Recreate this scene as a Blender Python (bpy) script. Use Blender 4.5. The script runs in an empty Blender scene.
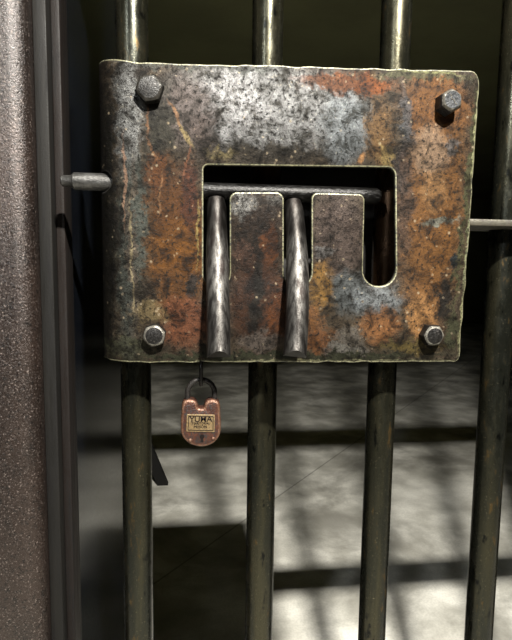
import bpy, bmesh, math, random
from mathutils import Vector, Matrix, noise as mnoise
random.seed(7)
S = bpy.context.scene
COL = S.collection
PI = math.pi

# ------------------------------------------------------------------ camera
H = 1.15                                   # lens height above the floor
FPX = 500.0                                # focal length in pixels of the 512 x 640 frame
CAM = Vector((0.05738, -0.47219, H))
PITCH, YAW, ROLL = 0.10258, 0.11697, 0.0133
Fw = Vector((math.sin(YAW)*math.cos(PITCH), math.cos(YAW)*math.cos(PITCH), -math.sin(PITCH)))
Rt = Fw.cross(Vector((0, 0, 1))).normalized()
Up = Rt.cross(Fw)
R2 = Rt*math.cos(ROLL) + Up*math.sin(ROLL)
U2 = Up*math.cos(ROLL) - Rt*math.sin(ROLL)
cd = bpy.data.cameras.new('camera')
cd.sensor_fit = 'HORIZONTAL'; cd.sensor_width = 36.0; cd.lens = 36.0*FPX/512.0
cd.clip_start = 0.02; cd.clip_end = 60
co = bpy.data.objects.new('camera', cd); COL.objects.link(co)
M = Matrix((R2, U2, -Fw)).transposed().to_4x4(); M.translation = CAM
co.matrix_world = M
S.camera = co

def at(px, py, Y):
    """point of the photograph on the upright plane at depth Y"""
    d = Fw + R2*((px-256)/FPX) - U2*((py-320)/FPX)
    return CAM + d*((Y-CAM.y)/d.y)

# ------------------------------------------------------------------ world, lights, exposure
w = bpy.data.worlds.new('world'); S.world = w; w.use_nodes = True
w.node_tree.nodes['Background'].inputs[0].default_value = (0.9, 0.95, 1.0, 1)
w.node_tree.nodes['Background'].inputs[1].default_value = 0.02
S.view_settings.view_transform = 'Standard'; S.view_settings.look = 'None'
S.view_settings.exposure = 0.0; S.view_settings.gamma = 1.0
S.view_settings.use_curve_mapping = False

def area(name, loc, aim, size, power, color, shape='DISK', sy=None):
    l = bpy.data.lights.new(name, 'AREA'); l.shape = shape; l.size = size
    if sy: l.size_y = sy
    l.energy = power; l.color = color
    o = bpy.data.objects.new(name, l); COL.objects.link(o)
    o.location = loc
    o.rotation_euler = (Vector(aim)-Vector(loc)).to_track_quat('-Z', 'Y').to_euler()
    return o
# the corridor lamp over the photographer's shoulder: throws the shadows of the gate onto the floor
area('corridor_lamp', (0.28, -0.81, 1.95), (0.28, -0.55, 0.0), 0.062, 205, (1.0, 0.97, 0.90), 'RECTANGLE', 0.04)
# the next lamp along the corridor, to the left
area('corridor_lamp_far', (-1.25, -2.3, 2.25), (0.1, 0, 1.25), 0.16, 40, (0.93, 0.97, 1.0))

# ------------------------------------------------------------------ helpers: nodes
DULL = 0.175                                 # old oiled iron is far darker than bare concrete
def srgb(c, k=None):
    k = DULL if k is None else k
    out = []
    for v in c[:3]:
        v /= 255.0
        out.append(v/12.92 if v <= 0.04045 else ((v+0.055)/1.055)**2.4)
    return tuple(v*k for v in out) + (1.0,)

class Mat:
    def __init__(s, name):
        s.m = bpy.data.materials.new(name); s.m.use_nodes = True
        s.t = s.m.node_tree; s.n = s.t.nodes
        s.b = s.n['Principled BSDF']
        s.co = s.n.new('ShaderNodeTexCoord').outputs['Object']
    def link(s, a, b): s.t.links.new(a, b)
    def put(s, sock, v):
        if hasattr(v, 'is_output'): s.link(v, sock)
        else: sock.default_value = v
    def scaled(s, v, sc, loc=(0, 0, 0)):
        n = s.n.new('ShaderNodeMapping'); s.put(n.inputs['Vector'], v)
        n.inputs['Scale'].default_value = sc; n.inputs['Location'].default_value = loc
        return n.outputs[0]
    def noise(s, scale, detail=4, rough=0.55, v=None, dist=0.0):
        n = s.n.new('ShaderNodeTexNoise'); s.put(n.inputs['Vector'], v or s.co)
        n.inputs['Scale'].default_value = scale; n.inputs['Detail'].default_value = detail
        n.inputs['Roughness'].default_value = rough; n.inputs['Distortion'].default_value = dist
        return n
    def voro(s, scale, v=None, feat='F1', rand=1.0):
        n = s.n.new('ShaderNodeTexVoronoi'); n.feature = feat; s.put(n.inputs['Vector'], v or s.co)
        n.inputs['Scale'].default_value = scale; n.inputs['Randomness'].default_value = rand
        return n
    def rng(s, v, a, b, c=0.0, d=1.0, smooth=True):
        n = s.n.new('ShaderNodeMapRange'); n.interpolation_type = 'SMOOTHSTEP' if smooth else 'LINEAR'
        s.put(n.inputs['Value'], v)
        for k, x in zip(('From Min', 'From Max', 'To Min', 'To Max'), (a, b, c, d)): n.inputs[k].default_value = x
        return n.outputs[0]
    def math(s, op, a, b=0.0):
        n = s.n.new('ShaderNodeMath'); n.operation = op
        s.put(n.inputs[0], a); s.put(n.inputs[1], b); return n.outputs[0]
    def vmath(s, op, a, b=(0, 0, 0)):
        n = s.n.new('ShaderNodeVectorMath'); n.operation = op
        s.put(n.inputs[0], a); s.put(n.inputs[1], b)
        return n.outputs['Value'] if op in ('LENGTH', 'DISTANCE', 'DOT_PRODUCT') else n.outputs['Vector']
    def mix(s, f, a, b, blend='MIX'):
        n = s.n.new('ShaderNodeMix'); n.data_type = 'RGBA'; n.blend_type = blend
        s.put(n.inputs[0], f); s.put(n.inputs[6], a); s.put(n.inputs[7], b); return n.outputs[2]
    def fmix(s, f, a, b):
        n = s.n.new('ShaderNodeMix'); n.data_type = 'FLOAT'
        s.put(n.inputs[0], f); s.put(n.inputs[2], a); s.put(n.inputs[3], b); return n.outputs[0]
    def bump(s, h, strength=0.3, dist=0.001, prev=None):
        n = s.n.new('ShaderNodeBump'); n.inputs['Strength'].default_value = strength
        n.inputs['Distance'].default_value = dist; s.put(n.inputs['Height'], h)
        if prev: s.link(prev, n.inputs['Normal'])
        return n.outputs[0]
    def blob(s, v, c, r, rot=0.0, soft=0.6):
        """1 inside the ellipse round c, falling to 0 at its rim"""
        n = s.n.new('ShaderNodeMapping'); n.vector_type = 'TEXTURE'; s.put(n.inputs['Vector'], v)
        n.inputs['Location'].default_value = c; n.inputs['Rotation'].default_value = (0, rot, 0)
        n.inputs['Scale'].default_value = r
        return s.rng(s.vmath('LENGTH', n.outputs[0]), 1.0+soft*0.5, 1.0-soft, 0.0, 1.0)
    def out(s, color, metallic, rough, normal=None, spec=0.5):
        s.put(s.b.inputs['Specular IOR Level'], spec)
        s.put(s.b.inputs['Base Color'], color); s.put(s.b.inputs['Metallic'], metallic)
        s.put(s.b.inputs['Roughness'], rough)
        if normal: s.link(normal, s.b.inputs['Normal'])
        return s.m

def worn(name, base, alt, speck, metallic=0.6, rough=0.4, scale=60, stretch=(1, 1, 1), speck_amt=0.66, bump=0.25, seed=0, fine=900, bdist=0.0008, spec=0.3):
    m = Mat(name); v = m.scaled(m.co, stretch, (seed*1.7, seed*0.9, seed*2.3))
    n1 = m.noise(scale, 6, 0.6, v).outputs[0]
    n2 = m.noise(scale*4.3, 5, 0.65, v).outputs[0]
    n3 = m.noise(fine, 2, 0.5).outputs[0]
    c = m.mix(m.rng(n1, 0.38, 0.66), srgb(base), srgb(alt))
    sm = m.rng(n2, speck_amt-0.06, speck_amt+0.05)
    c = m.mix(sm, c, srgb(speck))
    c = m.mix(m.rng(n3, 0.3, 0.7, 0.0, 0.45), c, (0.005, 0.005, 0.005, 1))
    b = m.bump(n3, bump, bdist); b = m.bump(n2, bump, bdist*1.5, b)
    return m.out(c, m.fmix(sm, metallic, metallic*0.3), m.rng(n2, 0.3, 0.7, rough-0.08, rough+0.18), b, spec)

# ------------------------------------------------------------------ helpers: meshes
def link(name, bm, mats, root=None, parent=None, smooth=True, ang=40):
    """one mesh object; bm is in world coordinates, root gives the origin"""
    o0 = root.location if root else Vector((0, 0, 0))
    bmesh.ops.translate(bm, verts=bm.verts, vec=-o0)
    bmesh.ops.recalc_face_normals(bm, faces=bm.faces)
    if smooth:
        for f in bm.faces: f.smooth = True
        for e in bm.edges:
            if len(e.link_faces) == 2 and e.calc_face_angle(0) > math.radians(ang): e.smooth = False
    me = bpy.data.meshes.new(name); bm.to_mesh(me); bm.free()
    for m in (mats if isinstance(mats, (list, tuple)) else [mats]): me.materials.append(m)
    o = bpy.data.objects.new(name, me); COL.objects.link(o)
    par = parent or root
    if par: o.parent = par
    return o

def thing(name, label, cat, loc, group=None, kind=None):
    o = bpy.data.objects.new(name, None); COL.objects.link(o)
    o.location = loc; o.empty_display_size = 0.02
    o['label'] = label; o['category'] = cat
    if group: o['group'] = group
    if kind: o['kind'] = kind
    return o

def tag(o, label=None, cat=None, kind=None, group=None):
    if label: o['label'] = label
    if cat: o['category'] = cat
    if kind: o['kind'] = kind
    if group: o['group'] = group
    return o

def box(bm, lo, hi, bev=0.0, seg=2):
    r = bmesh.ops.create_cube(bm, size=1.0)
    for v in r['verts']:
        v.co = Vector(((lo[k]+hi[k])/2 + v.co[k]*(hi[k]-lo[k]) for k in range(3)))
    if bev:
        es = {e for v in r['verts'] for e in v.link_edges}
        bmesh.ops.bevel(bm, geom=list(es), offset=bev, segments=seg, affect='EDGES', profile=0.5)

def tube(bm, pts, radii, seg=24, cap=True, closed=False, wob=0.0, squash=None):
    """a swept round section along pts with a radius per point"""
    rings = []; n = len(pts); pts = [Vector(p) for p in pts]
    ref = None
    for i in range(n):
        a = pts[(i-1) % n] if (closed or i > 0) else pts[i]
        b = pts[(i+1) % n] if (closed or i < n-1) else pts[i]
        t = (b-a).normalized()
        if ref is None:
            ref = Vector((0, 1, 0)) if abs(t.y) < 0.9 else Vector((1, 0, 0))
        u = (ref - t*ref.dot(t)).normalized(); v = t.cross(u); ref = u
        r = radii[i] if isinstance(radii, (list, tuple)) else radii
        ring = []
        for k in range(seg):
            a_ = 2*PI*k/seg
            rr = r
            if wob: rr *= 1 + wob*(mnoise.noise(Vector((math.cos(a_)*1.3, math.sin(a_)*1.3, pts[i].length*30))))
            ring.append(bm.verts.new(pts[i] + u*math.cos(a_)*rr + v*math.sin(a_)*rr))
        rings.append(ring)
    for i in range(n if closed else n-1):
        A, B = rings[i], rings[(i+1) % n]
        for k in range(seg):
            bm.faces.new((A[k], A[(k+1) % seg], B[(k+1) % seg], B[k]))
    if cap and not closed:
        bm.faces.new(rings[0][::-1]); bm.faces.new(rings[-1])
    return rings

def rounded(poly, rads, seg=6):
    """2-D polygon with a radius at every corner"""
    out = []; n = len(poly)
    for i in range(n):
        p = Vector(poly[i]); a = Vector(poly[i-1]); b = Vector(poly[(i+1) % n]); r = rads[i]
        if r <= 0: out.append(p); continue
        u = (a-p).normalized(); v = (b-p).normalized()
        half = u.angle(v)/2; d = r/math.tan(half)
        d = min(d, (a-p).length*0.499, (b-p).length*0.499); r = d*math.tan(half)
        c = p + (u+v).normalized()*(r/math.sin(half))
        s, e = p+u*d - c, p+v*d - c
        a0 = math.atan2(s.y, s.x); da = math.atan2(e.y, e.x) - a0
        while da > PI: da -= 2*PI
        while da < -PI: da += 2*PI
        for k in range(seg+1):
            t = a0+da*k/seg
            out.append(c + Vector((math.cos(t), math.sin(t)))*r)
    return out

def resample(loop, step):
    out = []
    for i, p in enumerate(loop):
        q = loop[(i+1) % len(loop)]; L = (q-p).length
        k = max(1, int(L/step))
        for j in range(k): out.append(p.lerp(q, j/k))
    return out

def area2(loop):
    return sum(loop[i-1].x*loop[i].y - loop[i].x*loop[i-1].y for i in range(len(loop)))/2

def inset(loop, d, hole=False):
    """loop moved d into the material"""
    s = 1 if area2(loop) > 0 else -1
    if hole: s = -s
    out = []; n = len(loop)
    for i in range(n):
        a, b, c = loop[i-1], loop[i], loop[(i+1) % n]
        t1 = (b-a).normalized(); t2 = (c-b).normalized()
        nn = Vector((-(t1.y+t2.y), t1.x+t2.x))
        if nn.length < 1e-6: nn = Vector((-t1.y, t1.x))
        nn.normalize()
        k = max(0.5, nn.dot(Vector((-t1.y, t1.x))))
        out.append(b + nn*(s*d/k))
    return out

def slab(bm, outer, holes, thick, wf, wb=None, mats=(0, 1, 0), prof=((1, 0), (0.3, 0.3), (0, 1))):
    """plate in (x, depth, z): front at depth 0 with rounded rims of width wf (and wb behind)"""
    rows = []
    for loop, h in [(outer, False)]+[(q, True) for q in holes]:
        rr = []
        for a, d in prof: rr.append((inset(loop, a*wf, h), d*wf))
        if wb:
            for a, d in prof[::-1]: rr.append((inset(loop, a*wb, h), thick-d*wb))
        else: rr.append((loop, thick))
        vs = [[bm.verts.new((p.x, d, p.y)) for p in L] for L, d in rr]
        n = len(loop)
        for i in range(len(vs)-1):
            for k in range(n):
                f = bm.faces.new((vs[i][k], vs[i][(k+1) % n], vs[i+1][(k+1) % n], vs[i+1][k]))
                f.material_index = mats[1] if i < len(prof)-1 else mats[2]
        rows.append(vs)
    for idx in (0, -1):
        es = []
        for vs in rows:
            L = vs[idx]
            for k in range(len(L)):
                e = bm.edges.get((L[k], L[(k+1) % len(L)])); es.append(e)
        r = bmesh.ops.triangle_fill(bm, use_beauty=True, edges=es, normal=Vector((0, 1, 0)))
        for f in r['geom']:
            if isinstance(f, bmesh.types.BMFace): f.material_index = mats[0]

# ------------------------------------------------------------------ materials: the place
def concrete():
    m = Mat('concrete_floor')
    n1 = m.noise(2.0, 6, 0.62, dist=0.5).outputs[0]; n2 = m.noise(5, 4, 0.5).outputs[0]; n3 = m.noise(130, 4, 0.6).outputs[0]
    n4 = m.noise(1.0, 3, 0.5, m.scaled(m.co, (5, 14, 1))).outputs[0]
    c = m.mix(m.rng(n2, 0.3, 0.7), srgb((176, 173, 162), 1), srgb((232, 229, 218), 1))
    c = m.mix(m.rng(n1, 0.44, 0.66, 0, 0.75), c, srgb((122, 119, 110), 1))
    c = m.mix(m.rng(n4, 0.52, 0.7, 0, 0.14), c, srgb((140, 136, 126), 1))
    c = m.mix(m.rng(n3, 0.35, 0.7, 0, 0.22), c, srgb((120, 118, 110), 1))
    # the straight saw cut that crosses the slab
    a, b = Vector((-0.096, 1.279, 0)), Vector((0.77, 2.286, 0)); d = (b-a).normalized(); nn = Vector((-d.y, d.x, 0))
    dist = m.math('ABSOLUTE', m.math('SUBTRACT', m.vmath('DOT_PRODUCT', m.co, tuple(nn)), nn.dot(a)))
    cut = m.rng(dist, 0.006, 0.002)
    c = m.mix(m.math('MULTIPLY', cut, 0.5), c, srgb((70, 66, 58), 1))
    b1 = m.bump(n3, 0.25, 0.002)
    return m.out(c, 0.0, m.rng(n2, 0.3, 0.7, 0.55, 0.75), b1, 0.4)
def paint(name, c1, c2, rough, scale=3.0, metallic=0.0, spec=0.5):
    m = Mat(name); n1 = m.noise(scale, 5, 0.6).outputs[0]; n2 = m.noise(scale*22, 4, 0.6).outputs[0]
    c = m.mix(m.rng(n1, 0.35, 0.65), srgb(c1, 1), srgb(c2, 1))
    return m.out(c, metallic, m.rng(n2, 0.3, 0.7, rough-0.04, rough+0.06), m.bump(n2, 0.06, 0.001), spec)
FLOOR = concrete()
WALL = paint('olive_plaster', (150, 150, 112), (136, 136, 102), 0.85, 1.5)
FRONT = paint('dark_iron_cladding', (44, 40, 36), (36, 32, 29), 0.6, 2.0, 0.0, 0.2)
PANEL = paint('blue_black_steel', (6, 7, 10), (9, 11, 15), 0.14, 14, 0.1, 0.4)
SEAT = paint('dark_board', (15, 13, 11), (11, 10, 9), 0.7, 9, 0.0, 0.2)

# ------------------------------------------------------------------ the place
def struct(name, boxes, mat, label, cat, bev=0.0):
    bm = bmesh.new()
    for lo, hi in boxes: box(bm, lo, hi, bev)
    return tag(link(name, bm, mat), label, cat, 'structure')
struct('floor', [((-2.2, -2.6, -0.06), (8.5, 10.3, 0))], FLOOR, 'grey concrete floor with barred shadows beyond the gate', 'floor')
struct('ceiling', [((-0.92, 0.03, 2.75), (8.5, 10.3, 2.85))], WALL, 'dark ceiling over the room beyond the gate', 'ceiling')
struct('wall_back', [((-0.92, 10.24, 0), (8.5, 10.34, 2.75))], WALL, 'dark olive far wall beyond the bars', 'wall')
struct('wall_left', [((-1.0, 0.45, 0), (-0.9, 10.24, 2.75))], WALL, 'dark side wall left of the room beyond the gate', 'wall')
struct('wall_right', [((8.4, 0.45, 0), (8.5, 10.24, 2.75))], WALL, 'dark side wall right of the room beyond the gate', 'wall')
TOP = 1.76
struct('wall_front', [((-2.2, 0.03, 0), (-0.072, 0.45, 2.75)), ((0.75, 0.03, 0), (8.4, 0.12, 2.75)), ((-0.072, 0.03, TOP), (0.75, 0.12, 2.75))],
       FRONT, 'thick wall that holds the barred gate', 'wall')
struct('trim_1', [((-0.072, 0.03, 0), (-0.066, 0.45, TOP))], PANEL, 'glossy blue-black steel lining of the doorway between post and leftmost bar', 'door lining')

# the rusty door post at the left
RUST_POST = None
def post_material():
    m = Mat('rusty_brown_steel')
    n1 = m.noise(22, 5, 0.6, m.scaled(m.co, (1, 1, 0.45))).outputs[0]
    n2 = m.noise(240, 8, 0.75).outputs[0]; n3 = m.noise(620, 4, 0.65).outputs[0]
    c = m.mix(m.rng(n1, 0.36, 0.64), srgb((58, 46, 40)), srgb((82, 66, 58)))
    c = m.mix(m.rng(n2, 0.52, 0.62, 0, 0.8), c, srgb((20, 15, 13)))
    c = m.mix(m.rng(n3, 0.58, 0.68, 0, 0.8), c, srgb((216, 196, 184), 0.15))  # pale specks: glints of the rough steel put into the colour
    b = m.bump(n3, 0.5, 0.0010); b = m.bump(n2, 0.4, 0.0014, b)
    return m.out(c, 0.55, m.rng(n3, 0.35, 0.65, 0.26, 0.46), b, 0.5)
POST = post_material()
STRIP = worn('grey_brown_strip', (34, 32, 29), (46, 43, 38), (24, 20, 18), 0.05, 0.5, 8, (6, 6, 0.5), 0.6, 0.2, spec=0.08)
STRIP2 = worn('brown_strip', (36, 28, 24), (44, 35, 30), (22, 18, 16), 0.05, 0.5, 8, (6, 6, 0.5), 0.6, 0.2, 3, spec=0.08)
post = thing('trim_2', 'rough rusty brown steel door post along the left edge', 'door post', (-0.11, -0.02, 0), kind='structure')
def upright(name, lo, hi, r, mat, seg=6):
    """an upright of rounded rectangular section"""
    bm = bmesh.new()
    pl = rounded([(lo[0], lo[1]), (hi[0], lo[1]), (hi[0], hi[1]), (lo[0], hi[1])], [r]*4, seg)
    zs = [0.0]+[0.1*k for k in range(1, 24)]+[2.3]
    rings = [[bm.verts.new((p.x, p.y, z)) for p in pl] for z in zs]
    for a, b in zip(rings, rings[1:]):
        for k in range(len(pl)): bm.faces.new((a[k], a[(k+1) % len(pl)], b[(k+1) % len(pl)], b[k]))
    bm.faces.new(rings[0]); bm.faces.new(rings[-1])
    return link(name, bm, mat, post)
upright('frame_post', (-0.26, -0.03), (-0.081, 0.029), 0.016, POST, 8)
upright('edge_strip', (-0.081, -0.010), (-0.0695, 0.029), 0.0012, STRIP, 3)
upright('stop_strip', (-0.0695, 0.002), (-0.0615, 0.029), 0.0012, STRIP2, 3)

# the bench leg that shows low behind the leftmost bar
bench = thing('bench', 'dark bench whose slanted leg shows low beside the leftmost bar', 'bench', (-0.45, 2.25, 0))
bm = bmesh.new(); box(bm, (-0.66, 2.02, 0.40), (-0.24, 2.75, 0.44), 0.006); link('seat', bm, SEAT, bench)
for sx, y in ((1, 2.13), (1, 2.62), (-1, 2.13), (-1, 2.62)):
    bm = bmesh.new(); cx = -0.45
    x0, x1 = (cx+sx*0.325, cx+sx*0.17) if y < 2.5 else (cx+sx*0.19, cx+sx*0.15)
    for z, x in ((0, x0), (0.40, x1)):
        for dx, dy in ((-.028, -.02), (.028, -.02), (.028, .02), (-.028, .02)): bm.verts.new((x+dx, y+dy, z))
    bm.verts.ensure_lookup_table(); v = bm.verts
    for q in ((0, 1, 2, 3), (7, 6, 5, 4), (0, 4, 5, 1), (1, 5, 6, 2), (2, 6, 7, 3), (3, 7, 4, 0)): bm.faces.new([v[i] for i in q])
    link('leg', bm, SEAT, bench, smooth=False)

# ------------------------------------------------------------------ the barred gate
def bar_material(name, seed, behind=True):
    m = Mat(name); st = m.scaled(m.co, (1, 1, 0.10), (seed, seed*.7, 0)); st2 = m.scaled(m.co, (1, 1, 0.35), (seed*.3, seed, 0))
    n1 = m.noise(55, 4, 0.6, st).outputs[0]; n2 = m.noise(120, 6, 0.65, st2).outputs[0]; n3 = m.noise(800, 2, 0.5).outputs[0]
    c = m.mix(m.rng(n1, 0.36, 0.64), srgb((68, 70, 60)), srgb((98, 94, 72)))
    c = m.mix(m.rng(n2, 0.60, 0.68), c, srgb((132, 108, 66)))
    c = m.mix(m.rng(n2, 0.40, 0.33), c, srgb((30, 32, 28)))
    c = m.mix(m.rng(n3, 0.66, 0.72), c, srgb((170, 160, 130)))
    sep = m.n.new('ShaderNodeSeparateXYZ'); m.link(m.co, sep.inputs[0])
    inbox = m.math('MULTIPLY', m.rng(sep.outputs[2], H-0.07, H-0.05), m.rng(sep.outputs[2], H+0.15, H+0.13))
    c = m.mix(m.math('MULTIPLY', inbox, 0.6 if behind else 0.0), c, srgb((136, 92, 58)))         # bare rust where the lock box kept the paint off
    b = m.bump(n2, 0.18, 0.0008); b = m.bump(n3, 0.15, 0.0005, b)
    return m.out(c, 0.85, m.rng(n2, 0.35, 0.7, 0.20, 0.38), b)
gate = thing('barred_gate', 'black steel cell gate of round upright bars behind the lock box', 'gate', (0.36, 0, 0))
for i in range(6):
    bm = bmesh.new(); x = 0.12*i
    zs = [0.03+0.05*k for k in range(35)]
    tube(bm, [(x, 0, z) for z in zs], 0.0140, 32)
    link('bar', bm, bar_material('bar_steel', 1.3*i+.4, i < 3), gate)
RAIL = worn('rail_steel', (96, 92, 78), (120, 112, 92), (70, 52, 36), 0.4, 0.5, 60, (1, 1, 1), 0.6, 0.3)
zc = at(490, 222.5, -0.042).z
for name, lo, hi in (('crossbar', (0.25, -0.0412, zc-0.003), (0.74, 0.018, zc+0.003)),
                     ('crossbar', (-0.03, -0.028, 1.500), (0.74, 0.028, 1.522)),
                     ('bottom_rail', (-0.03, -0.020, 0.02), (0.74, 0.020, 0.06)),
                     ('top_rail', (-0.03, -0.020, 1.70), (0.74, 0.020, 1.74)),
                     ('stile', (0.71, -0.020, 0.02), (0.745, 0.020, 1.74))):
    bm = bmesh.new(); box(bm, lo, hi, 0.001); link(name, bm, RAIL, gate)

# ------------------------------------------------------------------ the lock box
Y0 = -0.046; TH = 0.0042
XB, RB = 0.002, 0.027
ROOT = Vector((0.138, Y0, H+0.045))
lock = thing('lock_box', 'big rusty steel lock box with a comb shaped slot, bolted across the bars', 'lock', ROOT)

SPLIT = (216, 330)
def plate_material(x0, x1):
    m = Mat('rust_mottled_plate')
    def near(x, y, rx, ry, rot):
        e = (abs(rx*math.cos(rot))+abs(ry*math.sin(rot)))*1.25 + 18
        return x+e > x0 and x-e < x1
    def L(px, py): return at(px, py, Y0) - ROOT
    # coordinates shaken so that every patch gets a ragged rim
    na = m.noise(70, 5, 0.62); nb = m.noise(300, 6, 0.7)
    v = m.vmath('ADD', m.co, m.vmath('MULTIPLY', m.vmath('SUBTRACT', na.outputs['Color'], (0.5,)*3), (0.030, 0.0, 0.030)))
    v = m.vmath('ADD', v, m.vmath('MULTIPLY', m.vmath('SUBTRACT', nb.outputs['Color'], (0.5,)*3), (0.014, 0.0, 0.014)))
    v2 = m.vmath('ADD', m.co, m.vmath('MULTIPLY', m.vmath('SUBTRACT', na.outputs['Color'], (0.5,)*3), (0.012, 0.0, 0.012)))
    flat = m.vmath('MULTIPLY', v, (1, 0, 1)); flat2 = m.vmath('MULTIPLY', v2, (1, 0, 1))
    c = srgb((84, 74, 62), 0.12); met = 0.25
    P = [  # x, y, rx, ry in the photograph, colour, strength, metallic, turn
        (262, 108, 100, 50, (150, 151, 152), .95, .75, 0), (230, 105, 40, 30, (172, 172, 174), .8, .8, 0),
        (268, 154, 80, 11, (58, 52, 44), .9, .3, 0), (205, 135, 17, 24, (70, 62, 58), .8, .3, 0), (345, 128, 26, 40, (140, 146, 150), .9, .6, 0),
        (188, 112, 26, 34, (112, 100, 96), .8, .4, 0), (160, 128, 17, 42, (62, 60, 52), .9, .3, 0),
        (128, 110, 13, 70, (128, 130, 130), .9, .7, 0), (128, 260, 12, 100, (74, 80, 76), .85, .5, 0),
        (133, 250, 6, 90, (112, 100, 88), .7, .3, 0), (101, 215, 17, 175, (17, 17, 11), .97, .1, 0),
        (180, 245, 34, 66, (128, 82, 30), .97, 0, 0), (165, 195, 18, 40, (94, 58, 24), .85, 0, 0),
        (190, 195, 12, 36, (86, 48, 34), .85, 0, 0), (158, 172, 9, 18, (108, 66, 32), .9, 0, 0),
        (172, 290, 18, 22, (100, 66, 34), .7, 0, 0), (185, 322, 28, 28, (136, 86, 60), .9, 0.1, 0),
        (192, 286, 5, 13, (42, 54, 60), .8, .2, .3), (150, 312, 18, 12, (150, 132, 92), .6, 0, 0),
        (124, 346, 34, 11, (78, 80, 64), .9, .3, 0), (140, 215, 5, 60, (92, 104, 100), .6, .3, 0),
        (257, 238, 32, 52, (50, 38, 30), .95, .2, 0), (245, 204, 15, 12, (136, 136, 134), .9, .6, 0),
        (276, 200, 10, 8, (100, 100, 98), .8, .5, 0), (271, 245, 9, 24, (104, 60, 26), .85, 0, 0),
        (242, 250, 9, 12, (112, 84, 70), .7, .1, 0),
        (258, 305, 34, 50, (70, 42, 26), .9, .05, 0), (256, 300, 8, 44, (50, 48, 44), .9, .3, .08),
        (278, 312, 9, 34, (100, 58, 28), .85, 0, 0), (258, 342, 26, 10, (112, 104, 98), .75, .3, 0),
        (338, 240, 30, 52, (94, 82, 76), .95, .35, 0), (325, 250, 9, 6, (128, 128, 128), .7, .5, 0),
        (320, 285, 15, 26, (150, 112, 54), .9, 0, 0), (312, 318, 12, 16, (138, 92, 48), .8, 0, 0),
        (348, 292, 22, 26, (100, 106, 108), .85, .5, 0), (378, 300, 34, 16, (140, 146, 150), .85, .5, 0),
        (380, 325, 22, 19, (154, 106, 66), .95, 0, 0), (320, 340, 20, 15, (120, 78, 44), .9, 0, 0),
        (350, 338, 16, 11, (138, 132, 124), .75, .4, 0), (345, 350, 24, 5, (150, 148, 142), .7, .5, 0),
        (432, 205, 36, 140, (132, 90, 46), .95, 0, 0), (436, 105, 40, 34, (142, 94, 46), .9, 0, 0),
        (348, 84, 52, 9, (136, 78, 34), .85, 0, 0), (372, 84, 16, 13, (150, 84, 34), .95, 0, 0),
        (380, 132, 15, 32, (136, 104, 68), .85, .1, 0), (388, 158, 8, 10, (160, 138, 88), .8, 0, .6),
        (406, 118, 9, 34, (80, 86, 92), .8, .5, -.1), (402, 168, 8, 30, (64, 60, 60), .85, .3, 0),
        (405, 205, 9, 60, (104, 84, 72), .7, .2, 0),
        (430, 152, 22, 26, (176, 150, 126), .75, .1, 0), (452, 148, 6, 11, (116, 126, 134), .6, .3, 0),
        (434, 190, 16, 20, (164, 124, 80), .7, 0, 0), (440, 222, 20, 5, (150, 158, 148), .75, .1, -.2),
        (444, 300, 9, 26, (46, 46, 44), .92, .3, 0), (453, 263, 5, 10, (48, 58, 62), .95, .3, 0),
        (422, 318, 16, 24, (190, 140, 88), .85, 0, 0), (415, 346, 40, 8, (110, 96, 52), .8, 0, 0),
        (466, 200, 4, 130, (96, 98, 70), .85, .2, .06), (452, 330, 7, 26, (80, 84, 62), .8, .2, 0),
        (425, 75, 60, 5, (104, 104, 76), .8, .2, 0), (280, 357, 190, 5, (66, 70, 54), .9, .3, 0),
        (205, 66, 90, 4, (96, 100, 96), .7, .5, 0), (222, 155, 15, 8, (160, 146, 106), .7, 0, .2),
    ]
    sx = (at(300, 200, Y0)-at(299, 200, Y0)).length
    for x, y, rx, ry, col, st, mt, rot in P:
        if not near(x, y, rx, ry, rot): continue
        k = m.blob(flat, L(x, y)*Vector((1, 0, 1)) if False else (L(x, y).x, 0, L(x, y).z), (rx*sx, 1, ry*sx), rot, 0.45)
        k = m.math('MULTIPLY', k, st)
        c = m.mix(k, c, srgb(col, 0.10 if mt < 0.25 else 0.11)); met = m.fmix(k, met, mt)
    # rust trails that run down from the bolt and the slot
    T = [(476, 130, 1.8, 60, 0.03, (196, 200, 148)), (469, 230, 1.6, 60, 0.05, (176, 184, 140)), (462, 315, 2.2, 40, 0.06, (190, 190, 140)), (425, 71.5, 40, 1.6, 0.03, (176, 178, 124)), (300, 361, 150, 1.2, 0.0, (150, 150, 116)), (147, 118, 1.4, 18, 0.06, (150, 108, 74)), (152, 150, 1.5, 13, -0.5, (150, 108, 74)), (160, 195, 1.3, 24, 0.06, (158, 116, 78)),
         (176, 116, 1.6, 16, -0.42, (178, 134, 96)), (186, 136, 2.2, 13, -0.5, (186, 164, 112)), (186, 165, 1.5, 18, 0.25, (150, 100, 72)),
         (190, 190, 2.0, 20, -0.2, (122, 72, 48)), (198, 235, 1.3, 34, 0.0, (180, 158, 96)), (124, 185, 1.3, 48, 0.0, (176, 140, 116)),
         (132, 260, 1.2, 60, 0.0, (172, 158, 124)), (384, 150, 2, 12, -0.7, (176, 150, 96)), (362, 158, 3, 8, 0.5, (190, 140, 90))]
    for x, y, rx, ry, rot, col in T:
        if not near(x, y, rx, ry, rot): continue
        k = m.blob(flat2, (L(x, y).x, 0, L(x, y).z), (rx*sx, 1, ry*sx), rot, 0.5)
        c = m.mix(m.math('MULTIPLY', k, 0.8), c, srgb(col, 0.105)); met = m.fmix(k, met, 0.0)
    # grain: dark pits, pale droplets with glints painted in, fine tone
    g1 = m.noise(260, 9, 0.74).outputs[0]; g2 = m.noise(75, 8, 0.72, dist=0.6).outputs[0]
    c = m.mix(1.0, c, m.mix(m.rng(g2, 0.35, 0.60), (0.20, 0.185, 0.16, 1), (1.5, 1.47, 1.42, 1)), 'MULTIPLY')
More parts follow.
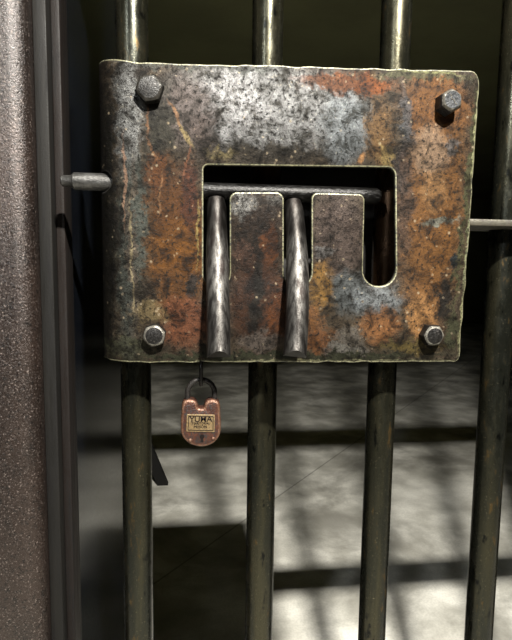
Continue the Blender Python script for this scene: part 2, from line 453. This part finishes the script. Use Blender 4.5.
    c = m.mix(m.rng(g1, 0.52, 0.60, 0, 0.88), c, srgb((26, 23, 19), 0.08))
    c = m.mix(m.rng(g1, 0.42, 0.35, 0, 0.9), c, (2.3, 2.15, 1.85, 1), 'MULTIPLY')
    dr = m.voro(150); keep = m.rng(g2, 0.50, 0.58)
    dots = m.math('MULTIPLY', m.rng(dr.outputs['Distance'], 0.24, 0.12), keep)
    c = m.mix(m.math('MULTIPLY', dots, 0.5), c, srgb((226, 204, 170), 0.14))
    n3 = m.noise(900, 2, 0.5).outputs[0]
    c = m.mix(m.rng(n3, 0.35, 0.75, 0, 0.5), c, srgb((30, 26, 22)))
    b = m.bump(n3, 0.30, 0.0006); b = m.bump(g1, 0.6, 0.0016, b)
    return m.out(c, met, m.fmix(met, m.rng(g1, 0.3, 0.7, 0.42, 0.7), m.rng(g1, 0.35, 0.65, 0.34, 0.58)), b, 0.05)
PLATES = [plate_material(a, b) for a, b in ((-99, SPLIT[0]), SPLIT, (SPLIT[1], 999))]
EDGE = worn('worn_plate_edge', (156, 152, 116), (214, 208, 166), (60, 60, 46), 0.35, 0.4, 90, (1, 1, 1), 0.56, 0.3)
INNER = worn('dark_plate_side', (40, 36, 30), (54, 46, 36), (24, 20, 18), 0.3, 0.6, 60)

def xz(px, py): p = at(px, py, Y0); return Vector((p.x, p.z))
def bend(s, d, z):
    if s >= XB: return Vector((s, Y0+d, z))
    a = (XB-s)/RB; e = 0.0; amax = math.radians(88)
    if a > amax: e = (a-amax)*RB; a = amax
    r = RB-d
    return Vector((XB - r*math.sin(a) - e*math.cos(a), Y0+RB - r*math.cos(a) + e*math.sin(a), z))

sl = XB-0.049
tl = xz(140, 62); bl = xz(140, 362.5)
outer = rounded([(sl, bl.y+0.001), tuple(bl), tuple(xz(300, 362.5)), tuple(xz(459.5, 362)), tuple(xz(462, 330)), tuple(xz(470.5, 222)), tuple(xz(480.5, 70.5)), tuple(xz(300, 66)), tuple(tl), (sl, tl.y+0.007)],
                [0.006, 0, 0, 0.006, 0, 0, 0.011, 0, 0, 0.006], 6)
outer = resample(outer, 0.004)
outer = [p + Vector((mnoise.noise(Vector((p.x*90, p.y*90, 3))), mnoise.noise(Vector((p.x*90, p.y*90, 9)))))*0.0011 for p in outer]
def slot_loop():
    q = lambda x, y: tuple(xz(x, y))
    pts = [q(203.5, 165), q(203.5, 286), q(229.5, 286), q(229.5, 192), q(284, 192), q(284, 286), q(311.5, 286), q(311.5, 192.5), q(365, 194), q(363, 286), q(396, 286), q(395, 167.5)]
    rr = [0.004, 0.0107, 0.0107, 0.0065, 0.0065, 0.0117, 0.0117, 0.0055, 0.0055, 0.0139, 0.0139, 0.007]
    return resample(rounded(pts, rr, 8), 0.006)
zr = H+0.0705
hole = [Vector((XB-0.0282+0.0124*math.cos(2*PI*k/28), zr+0.0084*math.sin(2*PI*k/28))) for k in range(28)]
bm = bmesh.new()
slab(bm, outer, [slot_loop(), hole], TH, 0.0013, None, (0, 1, 2))
for k in range(24):
    x = XB - 0.0022*k + 0.0002
    g = list(bm.verts)+list(bm.edges)+list(bm.faces)
    bmesh.ops.bisect_plane(bm, geom=g, plane_co=(x, 0, 0), plane_no=(1, 0, 0), dist=1e-7)
cuts = [at(px, 200, Y0).x for px in SPLIT]
for x in cuts:
    g = list(bm.verts)+list(bm.edges)+list(bm.faces)
    bmesh.ops.bisect_plane(bm, geom=g, plane_co=(x, 0, 0), plane_no=(1, 0, 0), dist=1e-7)
for f in bm.faces:
    c = f.calc_center_median()
    if f.material_index == 0: f.material_index = [0, 3, 4][sum(c.x > x for x in cuts)]
    elif f.material_index == 1 and c.x < XB-0.012 and abs(c.z-zr) < 0.012: f.material_index = 2
for vv in bm.verts: vv.co = bend(vv.co.x, vv.co.y, vv.co.z)
link('case_plate', bm, [PLATES[0], EDGE, INNER, PLATES[1], PLATES[2]], lock, ang=35)

# the box is closed behind the bars
bm = bmesh.new(); box(bm, (-0.020, 0.0186, H-0.091), (0.292, 0.0216, H+0.158), 0.0008)
link('back_plate', bm, INNER, lock)

# hex bolts
BOLT = worn('bolt_head_dark', (36, 33, 29), (50, 46, 41), (90, 82, 72), 0.6, 0.42, 130, (1, 1, 1), 0.64, 0.3, 2)
RIM_L = worn('bolt_rim_pale', (176, 170, 156), (206, 200, 186), (96, 84, 66), 0.6, 0.36, 160, (1, 1, 1), 0.60, 0.3, 5)
RIM_D = worn('bolt_rim_dark', (74, 70, 62), (98, 92, 82), (50, 46, 40), 0.6, 0.36, 160, (1, 1, 1), 0.60, 0.3, 6)
STEEL = worn('bolt_head_steel', (86, 88, 90), (112, 114, 116), (60, 58, 56), 0.7, 0.35, 120, (1, 1, 1), 0.62, 0.25, 8)
def bolt(px, py, R, h, rot, head, rim, label, scratch=False):
    c = at(px, py, Y0-h); bm = bmesh.new()
    rings = []
    prof = [(1.0, 0.0, 0), (1.0, 0.66*h, 0), (0.93, 0.84*h, 1), (0.80, 0.97*h, 1), (0.72, h, 2)]
    N = 36
    for s, d, _ in prof:
        ring = []
        for k in range(N):
            a = 2*PI*k/N + rot
            hexr = math.cos(PI/6)/math.cos(((a-rot) % (PI/3))-PI/6)      # hexagon outline
            f = {0: 1.0, 1: 0.65, 2: 0.0}[_]
            rr = R*s*(hexr*f + (1-f)*0.96)
            ring.append(bm.verts.new((c.x+rr*math.cos(a), Y0-d, c.z+rr*math.sin(a))))
        rings.append(ring)
    for i in range(len(rings)-1):
        for k in range(N):
            f = bm.faces.new((rings[i][k], rings[i][(k+1) % N], rings[i+1][(k+1) % N], rings[i+1][k]))
            f.material_index = 1 if i in (2, 3) else 0
    bm.faces.new(rings[-1])
    # shank behind the head
    tube(bm, [(c.x, Y0, c.z), (c.x, Y0+0.03, c.z)], R*0.42, 16)
    o = link('hex_bolt', bm, [head, rim], lock, ang=25)
    o['label'] = label
    if scratch:
        bm = bmesh.new()
        q = [(-.30, .42), (-.12, .30), (-.18, .08), (.10, -.02), (.16, -.20), (.34, -.40)]
        tube(bm, [(c.x+x*R, Y0-h-0.0001, c.z+z*R) for x, z in q], 0.00035, 8)
        link('scratch_mark', bm, RIM_L, lock, o)
    return o
bolt(149, 87, 0.0117, 0.0085, 0.2, BOLT, RIM_D, 'dark hex bolt at the upper left corner of the lock box')
bolt(453, 99.5, 0.0102, 0.0135, 0.55, STEEL, RIM_L, 'bright steel hex bolt scratched on top, at the upper right corner', True)
bolt(154, 336, 0.0102, 0.0090, 0.3, BOLT, RIM_L, 'dark hex bolt with a pale worn rim at the lower left corner')
bolt(435, 336, 0.0102, 0.0105, 0.0, BOLT, RIM_L, 'dark hex bolt with a pale worn rim at the lower right corner')

# staple under the plate that carries the padlock
DARK = worn('dark_iron', (44, 38, 34), (58, 50, 44), (86, 60, 44), 0.5, 0.45, 200)
sp = at(201, 366, Y0+0.002)
zb = at(201, 384.6, Y0+0.002).z
bm = bmesh.new()
ry = 0.0050; ztop = sp.z+0.0035
pts = []
for k in range(40):
    a = 2*PI*k/40
    zz = math.sin(a)*ry; 
    pts.append((sp.x, sp.y+math.cos(a)*ry, (ztop-ry+zz) if zz >= 0 else (zb+ry+zz)))
tube(bm, pts, 0.0016, 12, closed=True)
link('staple', bm, DARK, lock)

# ------------------------------------------------------------------ the sliding bolt with its two handles
Yr = -0.030
ROD = worn('rod_steel', (104, 102, 98), (160, 158, 154), (46, 42, 38), 0.75, 0.36, 160, (0.3, 1, 1), 0.60, 0.3, 4)
def handle_material():
    m = Mat('worn_handle_steel')
    st = m.scaled(m.co, (1, 1, 0.07)); n1 = m.noise(320, 4, 0.6, st).outputs[0]
    n2 = m.noise(90, 4, 0.6, m.scaled(m.co, (1, 1, 0.16))).outputs[0]; n3 = m.noise(1000, 2, 0.5).outputs[0]
    c = m.mix(m.rng(n1, 0.35, 0.65), srgb((80, 77, 74)), srgb((164, 160, 154)))
    c = m.mix(m.rng(n2, 0.50, 0.66, 0, 0.7), c, srgb((70, 58, 54)))
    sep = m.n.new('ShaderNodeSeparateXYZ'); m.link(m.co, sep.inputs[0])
    end_tone = m.math('ADD', m.rng(sep.outputs[2], -0.066, -0.030, 0, 1.0), m.rng(sep.outputs[2], -0.085, -0.115, 0, 0.6))  # darker towards the upper and lower ends
    c = m.mix(m.math('MULTIPLY', end_tone, m.rng(n2, 0.25, 0.6, 1.2, 0.7)), c, srgb((40, 36, 34)))
    c = m.mix(m.rng(n3, 0.55, 0.68, 0, 0.5), c, srgb((34, 30, 28)))
    b = m.bump(n1, 0.10, 0.0004); b = m.bump(n3, 0.25, 0.0005, b)
    return m.out(c, 0.85, m.rng(n2, 0.3, 0.7, 0.46, 0.54), b, 0.1)
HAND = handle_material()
slide = thing('sliding_bolt', 'round steel sliding bolt passing through the lock box, with two worn handles in its slots', 'bolt', (0.08, Yr, zr))
bm = bmesh.new()
xs = [-0.0555, -0.0545, -0.0475, -0.0450] + [-0.04+0.02*k for k in range(13)] + [0.2165, 0.2195]
rs = [0.0036, 0.0046, 0.0049, 0.0072] + [0.0072]*13 + [0.0070, 0.0050]
tube(bm, [(x, Yr, zr - 0.0046*min(1.0, max(0.0, (x+0.02)/0.06))) for x in xs], rs, 28)
o = link('rod', bm, ROD, slide)
nt = ROD.node_tree; bs = nt.nodes['Principled BSDF']; src = bs.inputs['Base Color'].links[0].from_socket
rm = Mat.__new__(Mat); rm.m = ROD; rm.t = nt; rm.n = nt.nodes; rm.b = bs
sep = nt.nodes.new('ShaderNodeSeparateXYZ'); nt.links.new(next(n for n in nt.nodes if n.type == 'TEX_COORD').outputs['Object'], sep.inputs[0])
rm.put(bs.inputs['Base Color'], rm.mix(rm.rng(sep.outputs[0], -0.10, -0.07, 0, 1.0), src, srgb((30, 27, 24), 0.12)))      # dark inside the box: its shade is put into the rod colour
def handle(pts, label):
    bm = bmesh.new()
    n = 22; P = []; Rr = []
    for k in range(n+1):
        t = k/n; z = zr-0.0120 + (H-0.0715 - zr+0.0120)*t
        dz = zr-z
        x = pts[0]*(1-t)**2 + 2*pts[1]*t*(1-t) + pts[2]*t*t
        P.append((x, Yr - 0.0012 - 0.0258*dz/0.085, z)); Rr.append((0.0070 if k == 0 else 0.0082+0.0014*min(1, t*2.0)))
    rings = tube(bm, P, Rr, 28, wob=0.03)
    for v in rings[-1]:                        # saddle-cut lower end
        dx = (v.co.x-P[-1][0])/Rr[-1]
        v.co.z += 0.004*(1-abs(dx)**1.5)
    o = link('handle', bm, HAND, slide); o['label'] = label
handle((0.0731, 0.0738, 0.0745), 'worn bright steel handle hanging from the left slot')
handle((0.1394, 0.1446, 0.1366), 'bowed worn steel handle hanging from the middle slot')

# ------------------------------------------------------------------ the padlock
Yp = Y0+0.002                                  # middle plane of padlock
pc = at(201, 425, Yp-0.006)
padlock = thing('padlock', 'small copper coloured antique padlock hanging under the lock box', 'padlock', (pc.x, Yp, at(201, 447, Yp-.006).z))
COPPER = worn('copper_patina', (92, 50, 34), (134, 78, 54), (40, 24, 18), 0.4, 0.42, 130, (1, 1, 1), 0.54, 0.4, 11)
COPPER_E = worn('copper_worn_rim', (150, 98, 70), (196, 148, 118), (80, 46, 32), 0.5, 0.38, 170, (1, 1, 1), 0.62, 0.4, 12)
BRASS = worn('pale_brass', (176, 146, 98), (196, 168, 120), (130, 92, 58), 0.35, 0.45, 200, (1, 1, 1), 0.66, 0.15, 13)
INK = worn('dark_recess', (28, 18, 14), (34, 22, 16), (16, 12, 10), 0.0, 0.8, 200, spec=0.05)
yf = Yp-0.0065                                 # front of the body
def q(px, py): p = at(px, py, yf); return (p.x, p.z)
sil = [q(182.2, 404), q(181.2, 415), q(180.6, 424), q(181.2, 434), q(184.5, 440), q(191, 445), q(201, 447.2), q(210.5, 445.2), q(217, 440.2), q(220.2, 434), q(221.0, 425), q(220.4, 415), q(219.6, 404),
       q(215.5, 400.4), q(209.5, 400.2), q(205.2, 403.2), q(203.6, 408.2), q(198.6, 408.2), q(197.0, 403.2), q(192.6, 400.2), q(186.2, 400.4)]
def smooth_loop(pts, n=5):
    P = [Vector(p) for p in pts]; out = []; N = len(P)
    for i in range(N):
        a, b, c, d = P[i-1], P[i], P[(i+1) % N], P[(i+2) % N]
        for k in range(n):
            t = k/n
            out.append(0.5*((2*b)+(c-a)*t+(2*a-5*b+4*c-d)*t*t+(3*b-a-3*c+d)*t**3))
    return out
bm = bmesh.new()
slab(bm, smooth_loop(sil), [], 0.0130, 0.0022, 0.0022, (0, 1, 0), ((1, 0), (0.6, 0.12), (0.3, 0.3), (0.1, 0.6), (0, 1)))
bmesh.ops.translate(bm, verts=bm.verts, vec=(0, yf, 0))
body = link('body', bm, [COPPER, COPPER_E], padlock, ang=50)
# shackle
bm = bmesh.new()
xl, xr = at(187.6, 400, Yp).x, at(214.4, 400, Yp).x
rad = (xr-xl)/2; cxs = (xl+xr)/2; ztp = at(201, 379.6, Yp).z; zbt = at(201, 406, Yp).z
pts = [(xl, Yp, zbt)] + [(cxs-rad*math.cos(PI*k/20), Yp, ztp-rad+rad*math.sin(PI*k/20)) for k in range(21)] + [(xr, Yp, zbt)]
tube(bm, pts, 0.0023, 16)
link('shackle', bm, DARK, padlock)
# nameplate with frame and lettering
bm = bmesh.new()
slab(bm, rounded([q(186.8, 414), q(186.2, 431.5), q(214.6, 432), q(214.9, 414.6)], [0.0006]*4, 3), [], 0.0010, 0.0003)
bmesh.ops.translate(bm, verts=bm.verts, vec=(0, yf-0.0007, 0))
plate = link('nameplate', bm, BRASS, padlock, smooth=False)
bm = bmesh.new()
rim = [q(188.6, 415.8), q(188.1, 429.8), q(212.9, 430.2), q(213.2, 416.3)]
for a, b in zip(rim, rim[1:]+rim[:1]):
    tube(bm, [(a[0], yf-0.00075, a[1]), (b[0], yf-0.00075, b[1])], 0.00028, 8)
link('border', bm, INK, padlock, plate)
def words(txt, px, py, size, bold=0.0, shear=0.0):
    cu = bpy.data.curves.new('lettering', 'FONT'); cu.body = txt; cu.size = size; cu.align_x = 'CENTER'; cu.align_y = 'CENTER'
    cu.extrude = 0.00012; cu.offset = bold; cu.shear = shear; cu.resolution_u = 4
    tmp = bpy.data.objects.new('lettering', cu); COL.objects.link(tmp)
    me = bpy.data.meshes.new_from_object(tmp.evaluated_get(bpy.context.evaluated_depsgraph_get()))
    bpy.data.objects.remove(tmp); bpy.data.curves.remove(cu)
    p = at(px, py, yf-0.00085)
    me.transform(Matrix.Translation(Vector((p.x, p.y, p.z))-padlock.location) @ Matrix.Rotation(PI/2, 4, 'X'))
    me.materials.append(INK)
    o = bpy.data.objects.new('lettering', me); COL.objects.link(o); o.parent = plate
words('YUMA', 200.8, 419.4, 0.0070, 0.00008)
words('TERRITORIAL', 200.8, 423.6, 0.0026, 0.00002)
words('PRISON', 200.4, 427.0, 0.0034, 0.00003)
# keyhole and rivets
bm = bmesh.new()
kc = q(202, 436.6)
kh = [Vector((kc[0]+0.0020*math.cos(a), kc[1]+0.0020*math.sin(a))) for a in [math.radians(-60+300*k/14) for k in range(15)]]
kh += [Vector((kc[0]-0.0013, kc[1]-0.0046)), Vector((kc[0]+0.0013, kc[1]-0.0046))]
slab(bm, kh, [], 0.0006, 0.0001)
bmesh.ops.translate(bm, verts=bm.verts, vec=(0, yf-0.0004, 0))
link('keyhole', bm, INK, padlock, smooth=False)
for px, py in ((190.3, 440.2), (213.2, 438.6)):
    c = q(px, py); bm = bmesh.new()
    bmesh.ops.create_uvsphere(bm, u_segments=16, v_segments=10, radius=0.0017)
    for v in bm.verts: v.co = Vector((c[0]+v.co.x, yf+v.co.z*0.7, c[1]+v.co.y))
    link('rivet', bm, COPPER_E, padlock)
